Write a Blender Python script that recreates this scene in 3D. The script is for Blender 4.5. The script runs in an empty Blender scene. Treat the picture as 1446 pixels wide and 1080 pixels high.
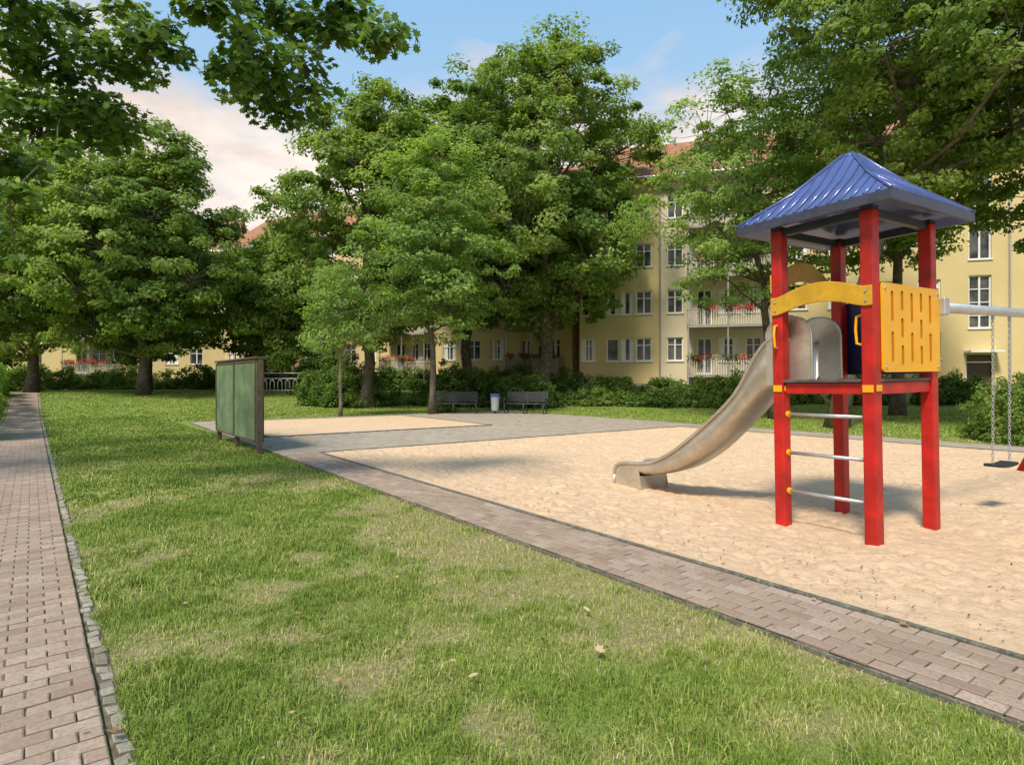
import bpy, math, random
import numpy as np
from mathutils import Matrix, Vector
random.seed(7)
scene=bpy.context.scene
D=bpy.data
R_=math.radians
# ------------------------------------------------------------------ helpers
def link(o,parent=None):
    scene.collection.objects.link(o)
    if parent is not None: o.parent=parent
    return o
def empty(name,loc=(0,0,0),rotz=0,parent=None):
    o=D.objects.new(name,None); o.location=loc; o.rotation_euler=(0,0,rotz); o.empty_display_size=.2
    return link(o,parent)
def pymesh(name,verts,faces,mats,midx=None,parent=None,smooth=False,loc=None,rotz=0):
    me=D.meshes.new(name); me.from_pydata([tuple(v) for v in verts],[],faces)
    if not isinstance(mats,(list,tuple)): mats=[mats]
    for m in mats: me.materials.append(m)
    if midx is not None: me.polygons.foreach_set('material_index',midx)
    if smooth: me.polygons.foreach_set('use_smooth',[True]*len(me.polygons))
    me.update()
    o=D.objects.new(name,me)
    if loc is not None: o.location=loc
    o.rotation_euler=(0,0,rotz)
    return link(o,parent)
def npmesh(name,V,nper,mats,tint=None,parent=None):
    """V (N*nper,3): N polygons of nper consecutive verts"""
    me=D.meshes.new(name)
    nv=len(V); nf=nv//nper
    me.vertices.add(nv); me.vertices.foreach_set('co',np.ascontiguousarray(V,dtype=np.float32).ravel())
    me.loops.add(nv); me.loops.foreach_set('vertex_index',np.arange(nv,dtype=np.int32))
    me.polygons.add(nf); me.polygons.foreach_set('loop_start',np.arange(0,nv,nper,dtype=np.int32))
    me.polygons.foreach_set('loop_total',np.full(nf,nper,dtype=np.int32))
    if not isinstance(mats,(list,tuple)): mats=[mats]
    for m in mats: me.materials.append(m)
    me.update(calc_edges=True)
    if tint is not None:
        a=me.attributes.new('tint','FLOAT','FACE'); a.data.foreach_set('value',tint.astype(np.float32))
    o=D.objects.new(name,me)
    return link(o,parent)
class MB:
    def __init__(s): s.v=[];s.f=[];s.m=[]
    def quad(s,a,b,c,d,m=0):
        n=len(s.v); s.v+= [a,b,c,d]; s.f.append((n,n+1,n+2,n+3)); s.m.append(m)
    def poly(s,pts,m=0):
        n=len(s.v); s.v+=list(pts); s.f.append(tuple(range(n,n+len(pts)))); s.m.append(m)
    def box(s,x0,x1,y0,y1,z0,z1,m=0):
        n=len(s.v)
        s.v+=[(x0,y0,z0),(x1,y0,z0),(x1,y1,z0),(x0,y1,z0),(x0,y0,z1),(x1,y0,z1),(x1,y1,z1),(x0,y1,z1)]
        for q in ((0,3,2,1),(4,5,6,7),(0,1,5,4),(1,2,6,5),(2,3,7,6),(3,0,4,7)):
            s.f.append(tuple(n+i for i in q)); s.m.append(m)
    def tube(s,pts,rad,n=8,m=0,cap=True):
        pts=[Vector(p) for p in pts]
        if not hasattr(rad,'__len__'): rad=[rad]*len(pts)
        base=len(s.v); ref=None
        for i,p in enumerate(pts):
            if i==0: t=pts[1]-p
            elif i==len(pts)-1: t=p-pts[i-1]
            else: t=pts[i+1]-pts[i-1]
            if t.length<1e-6: t=Vector((0,0,1))
            t.normalize()
            if ref is None:
                ref=Vector((1,0,0)) if abs(t.x)<.8 else Vector((0,1,0))
            a=(ref-t*ref.dot(t)).normalized(); b=t.cross(a); ref=a
            for k in range(n):
                an=2*math.pi*k/n
                s.v.append(tuple(p+a*math.cos(an)*rad[i]+b*math.sin(an)*rad[i]))
        for i in range(len(pts)-1):
            for k in range(n):
                k2=(k+1)%n
                s.f.append((base+i*n+k,base+i*n+k2,base+(i+1)*n+k2,base+(i+1)*n+k)); s.m.append(m)
        if cap:
            s.f.append(tuple(base+k for k in reversed(range(n)))); s.m.append(m)
            e=base+(len(pts)-1)*n
            s.f.append(tuple(e+k for k in range(n))); s.m.append(m)
    def obj(s,name,mats,parent=None,bevel=0,smooth=False,**k):
        o=pymesh(name,s.v,s.f,mats,s.m,parent,smooth,**k)
        if bevel:
            b=o.modifiers.new('bevel','BEVEL'); b.width=bevel; b.segments=2; b.limit_method='ANGLE'
        return o
_nt={}
def vnoise(x,y,sc,seed):
    if seed not in _nt: _nt[seed]=np.random.RandomState(seed).rand(256,256)
    r=_nt[seed]
    x=np.asarray(x)/sc; y=np.asarray(y)/sc
    xi=np.floor(x).astype(int); yi=np.floor(y).astype(int)
    fx=x-xi; fy=y-yi; fx=fx*fx*(3-2*fx); fy=fy*fy*(3-2*fy)
    g=lambda a,b:r[a&255,b&255]
    return (g(xi,yi)*(1-fx)+g(xi+1,yi)*fx)*(1-fy)+(g(xi,yi+1)*(1-fx)+g(xi+1,yi+1)*fx)*fy
def sstep(a,b,x):
    t=np.clip((x-a)/(b-a),0,1); return t*t*(3-2*t)
def gz(x,y): return .8*sstep(31.,45.,np.hypot(x,y))
def gzf(x,y): return float(gz(x,y))
def dryness(x,y):
    n=vnoise(x,y,1.3,3)*.36+vnoise(x,y,.45,4)*.32+vnoise(x,y,.16,5)*.20+vnoise(x,y,.07,6)*.12
    near=1-sstep(4.,11.,np.hypot(x-.5,y))
    d=sstep(.40,.68,n+.09*near-.02)*(.35+.65*(1-sstep(9,20,np.hypot(x,y))))
    for (cx,cy,rx,ry,a) in ((1.45,2.75,.42,.2,1.),(.5,2.45,.35,.3,.8),(2.1,3.2,.6,.35,.5),(-1.1,4.3,.35,1.2,.5),(-2.4,6.0,1.1,.5,.45),(-.6,3.0,.4,.3,.5),(.6,3.6,.8,.4,.5)):
        d=np.maximum(d,a*np.exp(-(((x-cx)/rx)**2+((y-cy)/ry)**2))*(.5+n))
    return np.clip(d,0,1)
SA=R_(38.9); cs,sn=math.cos(SA),math.sin(SA)
def W(s,t): return (cs*s-sn*t, sn*s+cs*t)
PA=R_(36.4); PO=(2.247,2.867); cp,sp=math.cos(PA),math.sin(PA)
def P(x,y): return (PO[0]+cp*x-sp*y, PO[1]+sp*x+cp*y)
# ------------------------------------------------------------------ materials
def newmat(name):
    m=D.materials.new(name); m.use_nodes=True; nt=m.node_tree; nt.nodes.clear()
    out=nt.nodes.new('ShaderNodeOutputMaterial'); b=nt.nodes.new('ShaderNodeBsdfPrincipled')
    nt.links.new(b.outputs[0],out.inputs[0]); return m,nt,b,out
def ramp(nt,fac,stops):
    r=nt.nodes.new('ShaderNodeValToRGB'); e=r.color_ramp.elements
    e[0].position=stops[0][0]; e[0].color=(*stops[0][1],1)
    e[1].position=stops[-1][0]; e[1].color=(*stops[-1][1],1)
    for p,c in stops[1:-1]:
        q=e.new(p); q.color=(*c,1)
    nt.links.new(fac,r.inputs[0]); return r.outputs[0]
def noise(nt,scale,detail=4,rough=.55,coord='Object',dist=0,vec=None):
    n=nt.nodes.new('ShaderNodeTexNoise'); n.inputs['Scale'].default_value=scale; n.inputs['Detail'].default_value=detail
    n.inputs['Roughness'].default_value=rough; n.inputs['Distortion'].default_value=dist
    if vec is None:
        tc=nt.nodes.new('ShaderNodeTexCoord'); vec=tc.outputs[coord]
    nt.links.new(vec,n.inputs['Vector']); return n.outputs['Fac']
def bump(nt,b,h,strength=.3,dist=.01):
    n=nt.nodes.new('ShaderNodeBump'); n.inputs['Strength'].default_value=strength; n.inputs['Distance'].default_value=dist
    nt.links.new(h,n.inputs['Height']); nt.links.new(n.outputs[0],b.inputs['Normal'])
def mixc(nt,fac,a,b,mode='MIX'):
    m=nt.nodes.new('ShaderNodeMix'); m.data_type='RGBA'; m.blend_type=mode
    for i,v in ((0,fac),(6,a),(7,b)):
        if hasattr(v,'is_linked'): nt.links.new(v,m.inputs[i])
        else: m.inputs[i].default_value=v if i==0 else (*v,1)
    return m.outputs[2]
def attr(nt,name='tint'):
    a=nt.nodes.new('ShaderNodeAttribute'); a.attribute_name=name; return a.outputs['Fac']
def math_(nt,op,a,b=None):
    m=nt.nodes.new('ShaderNodeMath'); m.operation=op
    for i,v in enumerate((a,b)):
        if v is None: continue
        if hasattr(v,'is_linked'): nt.links.new(v,m.inputs[i])
        else: m.inputs[i].default_value=v
    return m.outputs[0]
def simple(name,col,rough=.5,metal=0,var=.12,nscale=6,bstr=.1,coat=0,dirt=None):
    m,nt,b,o=newmat(name)
    f=noise(nt,nscale,5)
    lo=tuple(c*(1-var*1.5) for c in col); hi=tuple(min(1,c*(1+var)) for c in col)
    c=ramp(nt,f,[(.3,lo),(.7,hi)])
    if dirt:
        g=noise(nt,nscale*3.1,6,.7); gm=ramp(nt,g,[(.5,(0,0,0)),(.72,(1,1,1))])
        c=mixc(nt,gm,c,dirt)
    nt.links.new(c,b.inputs['Base Color']); b.inputs['Roughness'].default_value=rough; b.inputs['Metallic'].default_value=metal
    if coat: b.inputs['Coat Weight'].default_value=coat
    if bstr: bump(nt,b,noise(nt,nscale*12,3),bstr,.004)
    return m
def leafmat(name,dark,mid,light,transl=.42):
    m,nt,b,o=newmat(name)
    c=ramp(nt,attr(nt),[(0,dark),(.5,mid),(1,light)])
    nt.links.new(c,b.inputs['Base Color']); b.inputs['Roughness'].default_value=.55
    b.inputs['Specular IOR Level'].default_value=.2
    if transl>0:
        t=nt.nodes.new('ShaderNodeBsdfTranslucent')
        c2=mixc(nt,1.0,c,(1.8,1.75,.7),'MULTIPLY'); nt.links.new(c2,t.inputs[0])
        mx=nt.nodes.new('ShaderNodeMixShader'); mx.inputs[0].default_value=transl
        nt.links.new(b.outputs[0],mx.inputs[1]); nt.links.new(t.outputs[0],mx.inputs[2]); nt.links.new(mx.outputs[0],o.inputs[0])
    return m
M={}
M['leafA']=leafmat('leaf_dark_green',(.065,.12,.03),(.15,.235,.055),(.29,.365,.10))
M['leafN']=leafmat('leaf_overhanging_maple',(.05,.10,.02),(.115,.20,.04),(.24,.32,.07),.4)
M['leafB']=leafmat('leaf_maple',(.085,.145,.034),(.185,.275,.062),(.33,.40,.115))
M['leafC']=leafmat('leaf_light_green',(.11,.195,.05),(.21,.325,.085),(.34,.44,.14))
M['leafH']=leafmat('leaf_hedge',(.055,.10,.02),(.12,.20,.045),(.23,.32,.08))
M['leafL']=leafmat('leaf_hedge_light',(.10,.19,.035),(.19,.31,.055),(.3,.44,.11))
M['flower']=leafmat('balcony_flower_mix',(.06,.13,.03),(.50,.02,.02),(.70,.05,.06),.15)
M['grassblade']=leafmat('grass_blade',(.10,.175,.022),(.26,.335,.06),(.60,.51,.26),0)
M['bark']=simple('bark',(.12,.095,.07),.9,var=.4,nscale=5,bstr=.8)
M['barkY']=simple('bark_young',(.2,.165,.12),.85,var=.3,nscale=9,bstr=.5)
# ground
m,nt,b,o=newmat('grass_ground'); M['ground']=m
f=noise(nt,1.3,6,.65); fine=noise(nt,28,5,.75)
g1=ramp(nt,fine,[(.3,(.10,.16,.025)),(.55,(.21,.30,.05)),(.75,(.32,.40,.09))])
g2=ramp(nt,fine,[(.3,(.17,.13,.07)),(.55,(.33,.28,.14)),(.8,(.48,.42,.24))])
dr=attr(nt,'dry'); c=mixc(nt,dr,g1,g2)
c=mixc(nt,ramp(nt,f,[(.35,(0,0,0)),(.75,(.4,.4,.4))]),c,(.29,.29,.10))
nt.links.new(c,b.inputs['Base Color']); b.inputs['Roughness'].default_value=.9; b.inputs['Specular IOR Level'].default_value=.1
bump(nt,b,fine,.8,.04)
# sand
m,nt,b,o=newmat('sand'); M['sand']=m
f=noise(nt,.8,6,.6); fine=noise(nt,55,4,.7); med=noise(nt,11,7,.8)
c=ramp(nt,med,[(.30,(.46,.31,.185)),(.46,(.67,.47,.30)),(.66,(.76,.56,.375))])
c=mixc(nt,ramp(nt,f,[(.42,(0,0,0)),(.7,(.3,.3,.3))]),c,(.56,.39,.24))
sp1=ramp(nt,fine,[(.60,(0,0,0)),(.70,(.75,.75,.75))])
sp2=ramp(nt,noise(nt,2.6,5,.7),[(.44,(.12,.12,.12)),(.62,(1,1,1))])
c=mixc(nt,mixc(nt,1.0,sp1,sp2,'MULTIPLY'),c,(.28,.175,.09))
nt.links.new(c,b.inputs['Base Color']); b.inputs['Roughness'].default_value=.95; b.inputs['Specular IOR Level'].default_value=.15
hh=math_(nt,'ADD',med,math_(nt,'MULTIPLY',fine,.4)); bump(nt,b,hh,.75,.04)
def paver(name,c0,c1,c2,moss=(.16,.16,.10)):
    m,nt,b,o=newmat(name)
    c=ramp(nt,attr(nt),[(0,c0),(.5,c1),(1,c2)])
    n=noise(nt,45,5,.75); s=noise(nt,1.3,6,.7)
    c=mixc(nt,ramp(nt,n,[(.35,(.6,.6,.6)),(.6,(0,0,0))]),c,tuple(x*.66 for x in c0))
    c=mixc(nt,ramp(nt,s,[(.45,(0,0,0)),(.75,(.6,.6,.6))]),c,moss)
    nt.links.new(c,b.inputs['Base Color']); b.inputs['Roughness'].default_value=.9; b.inputs['Specular IOR Level'].default_value=.25
    bump(nt,b,n,.7,.008); return m
M['pav']=paver('brick_pavers',(.29,.205,.155),(.375,.275,.21),(.46,.355,.28),(.27,.22,.15))
M['pavg']=paver('concrete_pavers',(.32,.265,.205),(.40,.335,.265),(.47,.405,.33),(.35,.29,.21))
M['cob']=paver('cobbles',(.23,.20,.15),(.34,.30,.24),(.47,.42,.35),(.17,.18,.08))
M['joint']=simple('joint_soil',(.15,.125,.075),.95,var=.5,nscale=12,bstr=.5)
M['kerb']=simple('sandpit_edging',(.115,.12,.095),.8,var=.35,nscale=14,bstr=.3,dirt=(.3,.24,.16))
M['red']=simple('red_painted_wood',(.47,.009,.005),.48,var=.28,nscale=4,bstr=.3,dirt=(.28,.010,.007))
M['yel']=simple('yellow_plastic',(.78,.38,.004),.42,var=.06,nscale=3,bstr=.05)
M['yel2']=simple('yellow_plastic_groove_shade',(.48,.18,.003),.5,var=.05,bstr=0)  # darker copy of the panel yellow, paints recess shade into the slots
M['yelD']=simple('yellow_weathered',(.54,.30,.012),.5,var=.12,nscale=5,bstr=.1,dirt=(.42,.23,.02))
M['blue']=simple('blue_roof_metal',(.075,.105,.29),.32,metal=.25,var=.15,nscale=4,bstr=.1,coat=.3,dirt=(.10,.12,.23))
M['navy']=simple('navy_trim',(.04,.045,.075),.45,var=.2,bstr=.1)
M['bluep']=simple('blue_panel',(.012,.018,.10),.4,var=.15,bstr=.1)
M['steel']=simple('slide_steel',(.58,.53,.45),.34,metal=.7,var=.12,nscale=3,bstr=.1,dirt=(.46,.40,.32))
M['galv']=simple('galvanised_steel',(.5,.51,.52),.45,metal=.7,var=.1,nscale=8,bstr=.1)
M['dark']=simple('dark_metal',(.05,.055,.065),.5,metal=.4,var=.2,nscale=8,bstr=.1)
M['benchm']=simple('bench_metal',(.06,.065,.075),.5,metal=.3,var=.2,nscale=8,bstr=.1)
M['rub']=simple('black_rubber',(.02,.02,.02),.7,var=.2)
M['boardg']=simple('board_green',(.17,.25,.12),.75,var=.3,nscale=1.8,bstr=.2,dirt=(.13,.19,.09))
M['boardw']=simple('board_wood',(.13,.085,.058),.8,var=.3,nscale=9,bstr=.4)
M['plat']=simple('platform_floor',(.09,.08,.07),.8,var=.3)
M['binb']=simple('bin_blue',(.06,.13,.38),.5); M['bing']=simple('bin_grey',(.42,.45,.47),.5)
M['twig']=simple('sand_twigs',(.15,.10,.06),.9,var=.4)
def stucco(name,c):
    m,nt,b,o=newmat(name)
    big=noise(nt,.35,5,.6); fn=noise(nt,22,4,.7)
    cc=ramp(nt,big,[(.3,tuple(x*.84 for x in c)),(.7,c)])
    cc=mixc(nt,ramp(nt,fn,[(.3,(.3,.3,.3)),(.6,(0,0,0))]),cc,tuple(x*.65 for x in c))
    nt.links.new(cc,b.inputs['Base Color']); b.inputs['Roughness'].default_value=.92; bump(nt,b,fn,.5,.03); return m
M['wallY']=stucco('yellow_stucco',(.70,.545,.265))
M['wallC']=stucco('cream_stucco',(.68,.58,.40))
M['plinth']=stucco('plinth_render',(.38,.34,.26))
m,nt,b,o=newmat('red_roof_tiles'); M['roof']=m
tc=nt.nodes.new('ShaderNodeTexCoord'); wv=nt.nodes.new('ShaderNodeTexWave'); wv.bands_direction='X'; wv.inputs['Scale'].default_value=1.4; wv.inputs['Distortion'].default_value=.3
nt.links.new(tc.outputs['Object'],wv.inputs['Vector'])
wz=nt.nodes.new('ShaderNodeTexWave'); wz.bands_direction='Z'; wz.wave_profile='SAW'; wz.inputs['Scale'].default_value=1.3
nt.links.new(tc.outputs['Object'],wz.inputs['Vector'])
c=ramp(nt,noise(nt,3,6,.7),[(.3,(.25,.10,.05)),(.55,(.40,.18,.09)),(.75,(.5,.26,.15))])
c=mixc(nt,math_(nt,'MULTIPLY',wz.outputs['Fac'],.4),c,(.15,.06,.035))
nt.links.new(c,b.inputs['Base Color']); b.inputs['Roughness'].default_value=.85
bump(nt,b,math_(nt,'ADD',wv.outputs['Fac'],wz.outputs['Fac']),.7,.05)
M['frame']=simple('white_window_frame',(.75,.74,.7),.5,var=.05,bstr=0)
m,nt,b,o=newmat('window_glass'); M['glass']=m
c=ramp(nt,noise(nt,1.1,3),[(.4,(.02,.025,.028)),(.65,(.12,.12,.11))]); nt.links.new(c,b.inputs['Base Color']); b.inputs['Roughness'].default_value=.08
M['balc']=simple('balcony_rail',(.36,.34,.28),.65,var=.1); M['slab']=simple('balcony_concrete',(.32,.30,.26),.85,var=.12)
M['doorm']=simple('door_brown',(.07,.04,.025),.5,var=.2); M['wood']=simple('eaves_wood',(.22,.12,.07),.8,var=.2)
M['fallen']=leafmat('fallen_leaf',(.22,.13,.06),(.42,.30,.16),(.60,.47,.28),.1)
# ------------------------------------------------------------------ ground
def axis(lo,fine_lo,fine_hi,hi,step):
    a=list(np.arange(fine_lo,fine_hi,step)); st=step; x=a[-1]
    while x<hi: st=min(st*1.12,1.0 if x<75 else 60); x+=st; a.append(x)
    b=[];st=step;x=a[0]
    while x>lo: st=min(st*1.12,1.0 if x>-75 else 60); x-=st; b.append(x)
    return np.array(b[::-1]+a)
gx=axis(-900,-5,6,900,.08); gy=axis(-300,1,10,900,.08)
X,Y=np.meshgrid(gx,gy); Zg=gz(X,Y)
nx,ny=len(gx),len(gy)
V=np.stack([X,Y,Zg],-1).reshape(-1,3)
idx=np.arange(nx*ny).reshape(ny,nx)
F=np.stack([idx[:-1,:-1],idx[:-1,1:],idx[1:,1:],idx[1:,:-1]],-1).reshape(-1,4)
def gridmesh(name,V,F,mat,parent=None,smooth=True):
    me=D.meshes.new(name); me.vertices.add(len(V)); me.vertices.foreach_set('co',V.astype(np.float32).ravel())
    me.loops.add(F.size); me.loops.foreach_set('vertex_index',F.astype(np.int32).ravel())
    me.polygons.add(len(F)); me.polygons.foreach_set('loop_start',np.arange(0,F.size,4,dtype=np.int32)); me.polygons.foreach_set('loop_total',np.full(len(F),4,dtype=np.int32))
    me.polygons.foreach_set('use_smooth',np.ones(len(F),dtype=bool))
    me.materials.append(mat); me.update(calc_edges=True)
    return link(D.objects.new(name,me),parent),me
go,gme=gridmesh('grass_ground',V,F,M['ground'])
a=gme.attributes.new('dry','FLOAT','POINT'); a.data.foreach_set('value',dryness(V[:,0],V[:,1]).astype(np.float32))
# ------------------------------------------------------------------ pavers
def pavers(name,xf,rects,excl,bl,bw,mat,ztop,along='y',parent=None,jit=.002,gap=.008,rng=1,sub=.010,rot=.004,pj=.0015):
    r=np.random.RandomState(rng); Vs=[];T=[];bed=MB()
    for (x0,x1,y0,y1) in rects:
        step=1.0
        yy=y0
        while yy<y1-1e-6:
            y2=min(yy+step,y1)
            q=[(x0,yy),(x1,yy),(x1,y2),(x0,y2)]
            skip=any(x0>=e[0]-1e-3 and x1<=e[1]+1e-3 and yy>=e[2]-1e-3 and y2<=e[3]+1e-3 for e in excl)
            if not skip:
                w=[xf(*p) for p in q]; bed.quad(*[(p[0],p[1],gzf(*p)+ztop-sub) for p in w])
            yy=y2
        dx,dy=(bw,bl) if along=='y' else (bl,bw)
        n1=int(round((x1-x0)/dx)) ; n2=int(math.ceil((y1-y0)/dy))
        dx=(x1-x0)/max(1,n1)
        for i in range(n1+1):
            for j in range(n2+1):
                ax=x0+i*dx; ay=y0+j*dy
                if along=='y': ay-= dy*.5*(i%2)
                else: ax-= dx*.5*(j%2)
                bx=min(ax+dx,x1); by=min(ay+dy,y1); ax=max(ax,x0); ay=max(ay,y0)
                if bx-ax<.03 or by-ay<.03: continue
                mx,my=(ax+bx)/2,(ay+by)/2
                if any(e[0]<mx<e[1] and e[2]<my<e[3] for e in excl): continue
                w0=xf(mx,my)
                g=gap/2; jz=r.randn()*jit+.006*(vnoise(w0[0],w0[1],.7,77)-.5); ta=r.randn()*rot; jx=r.randn()*pj; jy=r.randn()*pj; ja=r.randn()*rot*2.5
                bev=min(.007,(bx-ax)*.12)
                lo=[(ax+g,ay+g),(bx-g,ay+g),(bx-g,by-g),(ax+g,by-g)]
                hi=[(ax+g+bev,ay+g+bev),(bx-g-bev,ay+g+bev),(bx-g-bev,by-g-bev),(ax+g+bev,by-g-bev)]
                def tr(p,z):
                    px=mx+(p[0]-mx)-(p[1]-my)*ja+jx; py=my+(p[1]-my)+(p[0]-mx)*ja+jy
                    w=xf(px,py); return (w[0],w[1],gzf(*w)+ztop+z+jz+(px-mx)*ta*3)
                l=[tr(p,-.018) for p in lo]; h=[tr(p,0) for p in hi]
                l2=[tr(p,-.004) for p in lo]
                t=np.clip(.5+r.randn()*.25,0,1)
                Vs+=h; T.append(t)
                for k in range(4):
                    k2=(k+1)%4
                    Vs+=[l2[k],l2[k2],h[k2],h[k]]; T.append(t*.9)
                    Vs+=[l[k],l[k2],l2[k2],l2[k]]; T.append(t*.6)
    o=npmesh(name,np.array(Vs),4,mat,np.array(T),parent)
    bed.obj(name+'_joints',[M['joint']],parent=o)
    return o
pavers('brick_path',W,[(-.86,.255,-1.5,48)],[],.2,.1,M['pav'],.030,along='x',rng=2,gap=.008)
pavers('cobble_path_edging',W,[(.265,.345,-1.5,48)],[],.10,.08,M['cob'],.018,along='y',rng=3,jit=.003,gap=.022,sub=.012,rot=.04,pj=.006)
pavers('cobble_path_edging',W,[(-.95,-.875,-1.5,48)],[],.10,.08,M['cob'],.018,along='y',rng=4,jit=.003,gap=.022,sub=.012,rot=.04,pj=.006)
pavers('brick_walkway',P,[(0,.75,-3.5,11.85)],[],.2,.107,M['pav'],.045,along='y',rng=5,gap=.008)
pavers('paved_plaza',P,[(0,8.2,11.86,24.0),(8.2,14.4,11.86,24.0),(13.06,14.4,-8,11.85)],[(.72,8.2,15.99,23.2)],.24,.16,M['pavg'],.045,along='y',rng=6)
# ------------------------------------------------------------------ sand pits
def sand(name,x0,x1,y0,y1,st,z0,amp):
    xs=np.arange(x0,x1+st*.5,st); ys=np.arange(y0,y1+st*.5,st)
    xs[-1]=x1; ys[-1]=y1
    A,B=np.meshgrid(xs,ys); wx=PO[0]+cp*A-sp*B; wy=PO[1]+sp*A+cp*B
    h=(vnoise(wx,wy,1.1,11)-.5)*.6+(vnoise(wx,wy,.33,12)-.5)*.8+(vnoise(wx,wy,.15,13)-.5)*1.0+(vnoise(wx,wy,.07,14)-.5)*1.0
    r=np.random.RandomState(4); n=int((x1-x0)*(y1-y0)*11)
    for i in range(n):
        fx,fy=r.uniform(x0,x1),r.uniform(y0,y1); a=r.uniform(0,6.28); i0=int((fx-x0)/st); j0=int((fy-y0)/st); k=int(.2/st)+1
        sl=(slice(max(0,j0-k),j0+k+1),slice(max(0,i0-k),i0+k+1)); sc=r.uniform(.5,1)
        u=(A[sl]-fx)*math.cos(a)+(B[sl]-fy)*math.sin(a); v=-(A[sl]-fx)*math.sin(a)+(B[sl]-fy)*math.cos(a)
        q=(u/(.12*sc))**2+(v/(.055*sc))**2
        h[sl]+=r.uniform(.5,1.2)*(-1.2*np.exp(-q**1.5)+.6*np.exp(-((np.sqrt(q)-1.35)/.35)**2))
    edge=np.minimum.reduce([A-x0,x1-A,B-y0,y1-B]); h=h*np.clip(edge/.25,.25,1)
    Z=np.maximum(z0+h*amp,.006)
    V=np.stack([wx,wy,Z],-1).reshape(-1,3); i=np.arange(len(xs)*len(ys)).reshape(len(ys),len(xs))
    F=np.stack([i[:-1,:-1],i[:-1,1:],i[1:,1:],i[1:,:-1]],-1).reshape(-1,4)
    return gridmesh(name,V,F,M['sand'])
sand('sand_pit',.80,13.0,-7,11.80,.028,.042,.021)
sand('sand_pit',.80,8.12,16.06,23.1,.09,.060,.010)
r=np.random.RandomState(8); Vs=[]
for i in range(2200):
    x,y=P(r.uniform(.85,12.9),r.uniform(-6,11.7)); 
    if r.rand()<.5: x,y=P(.85+abs(r.randn())*.8,r.uniform(-6,11.7))
    a=r.uniform(0,6.28); l=r.uniform(.008,.03); w_=r.uniform(.003,.008); z=.058+r.rand()*.012
    u=np.array([math.cos(a),math.sin(a),r.uniform(-.3,.3)])*l; v=np.array([-math.sin(a),math.cos(a),0])*w_; c0=np.array([x,y,z])
    Vs+=[c0-u,c0+v,c0+u,c0-v]
npmesh('sand_debris',np.array(Vs),4,M['twig'])
k=MB()
def kerbline(x0,x1,y0,y1,w=.04,h=.06):
    for (a,b,c,d) in ((x0,x0+w,y0,y1),(x1-w,x1,y0,y1),(x0+w,x1-w,y1-w,y1),(x0+w,x1-w,y0,y0+w)):
        k.box(a,b,c,d,0,h)
kerbline(.755,13.05,-7.05,11.85); kerbline(.755,8.17,16.0,23.15,h=.075)
k.obj('sandpit_kerb',[M['kerb']],bevel=.006,loc=(PO[0],PO[1],0),rotz=PA)
k=MB(); k.box(-.02,-.002,-3.5,24,0,.03); k.box(14.402,14.45,-8,24,0,.05); k.box(0,14.4,24.002,24.05,0,.05)
k.obj('walkway_kerb',[M['kerb']],bevel=.004,loc=(PO[0],PO[1],0),rotz=PA)
# ------------------------------------------------------------------ grass blades
def blades():
    r=np.random.RandomState(21); out=[];tn=[]
    def region(n,tmin,tmax,smin,smax,rlo,rhi,hm,wm,tall=False):
        s=r.uniform(smin,smax,n); t=r.uniform(tmin,tmax,n)
        x=cs*s-sn*t; y=sn*s+cs*t
        px=(x-PO[0])*cp+(y-PO[1])*sp; py=-(x-PO[0])*sp+(y-PO[1])*cp
        rr=np.hypot(x,y)
        wob=.07*(vnoise(x,y,.22,41)-.35)+.07*(vnoise(x,y,.8,42)-.5)
        ok=(rr>=rlo)&(rr<rhi)&~((px>-.03+wob)&(px<14.5)&(py<24.1)&(py>-8))&~((s>-.97)&(s<.35-wob*1.3))&(y>1.0)
        d=dryness(x,y)
        dens=vnoise(x,y,.09,31)*.6+vnoise(x,y,.35,32)*.4
        ok&=(r.rand(n)<(1.1-.72*d)*(0.3+1.4*dens))
        if tall: ok&=(dens>.55)
        x,y,d,dens=x[ok],y[ok],d[ok],dens[ok]; n=len(x)
        z=gz(x,y)
        h=hm*(.4+r.rand(n)*1.)*(1-.4*d)*(.5+1.*dens); w=wm*(.6+.8*r.rand(n))
        an=r.uniform(0,2*np.pi,n); le=r.rand(n)*.9+.1; la=r.uniform(0,2*np.pi,n)
        bx,by=np.cos(an)*w/2,np.sin(an)*w/2; lx,ly=np.cos(la)*h*le,np.sin(la)*h*le
        z0=z-.004
        a=np.stack([x-bx,y-by,z0],-1); b=np.stack([x+bx,y+by,z0],-1)
        c=np.stack([x+bx*.7+lx*.35,y+by*.7+ly*.35,z+h*.6],-1); e=np.stack([x-bx*.7+lx*.35,y-by*.7+ly*.35,z+h*.6],-1)
        tip=np.stack([x+lx,y+ly,z+h*(1.05-.45*le)],-1)
        tip2=tip+np.stack([bx*.15,by*.15,bx*0],-1)
        q=np.stack([a,b,c,e,e,c,tip2,tip],1).reshape(-1,3)
        lush=vnoise(x,y,.7,51)*.6+vnoise(x,y,.25,52)*.4
        ti=np.clip(.03+.5*lush+r.randn(n)*.16+(r.rand(n)<.10+.6*d)*.5*r.rand(n)+d*.22,0,1)
        out.append(q); tn.append(np.repeat(ti,2))
    region(330000,-.5,6,.25,4.5,0,5,.046,.0045)
    region(50000,-.5,8,.25,4.5,0,8,.085,.005,True)
    region(170000,-.5,10,.25,4.2,5,9,.048,.007)
    region(110000,4,16,.25,4.2,9,15,.05,.012)
    region(80000,9,32,.25,4.2,15,30,.055,.022)
    region(60000,8,46,-4,-.9,8,46,.07,.02)
    region(190000,22,60,.25,32,26,48,.055,.035)
    region(50000,-6,25,18.2,34,15,40,.06,.035)
    V=np.concatenate(out); T=np.concatenate(tn)
    npmesh('grass_blades',V,4,M['grassblade'],T)
blades()
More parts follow.
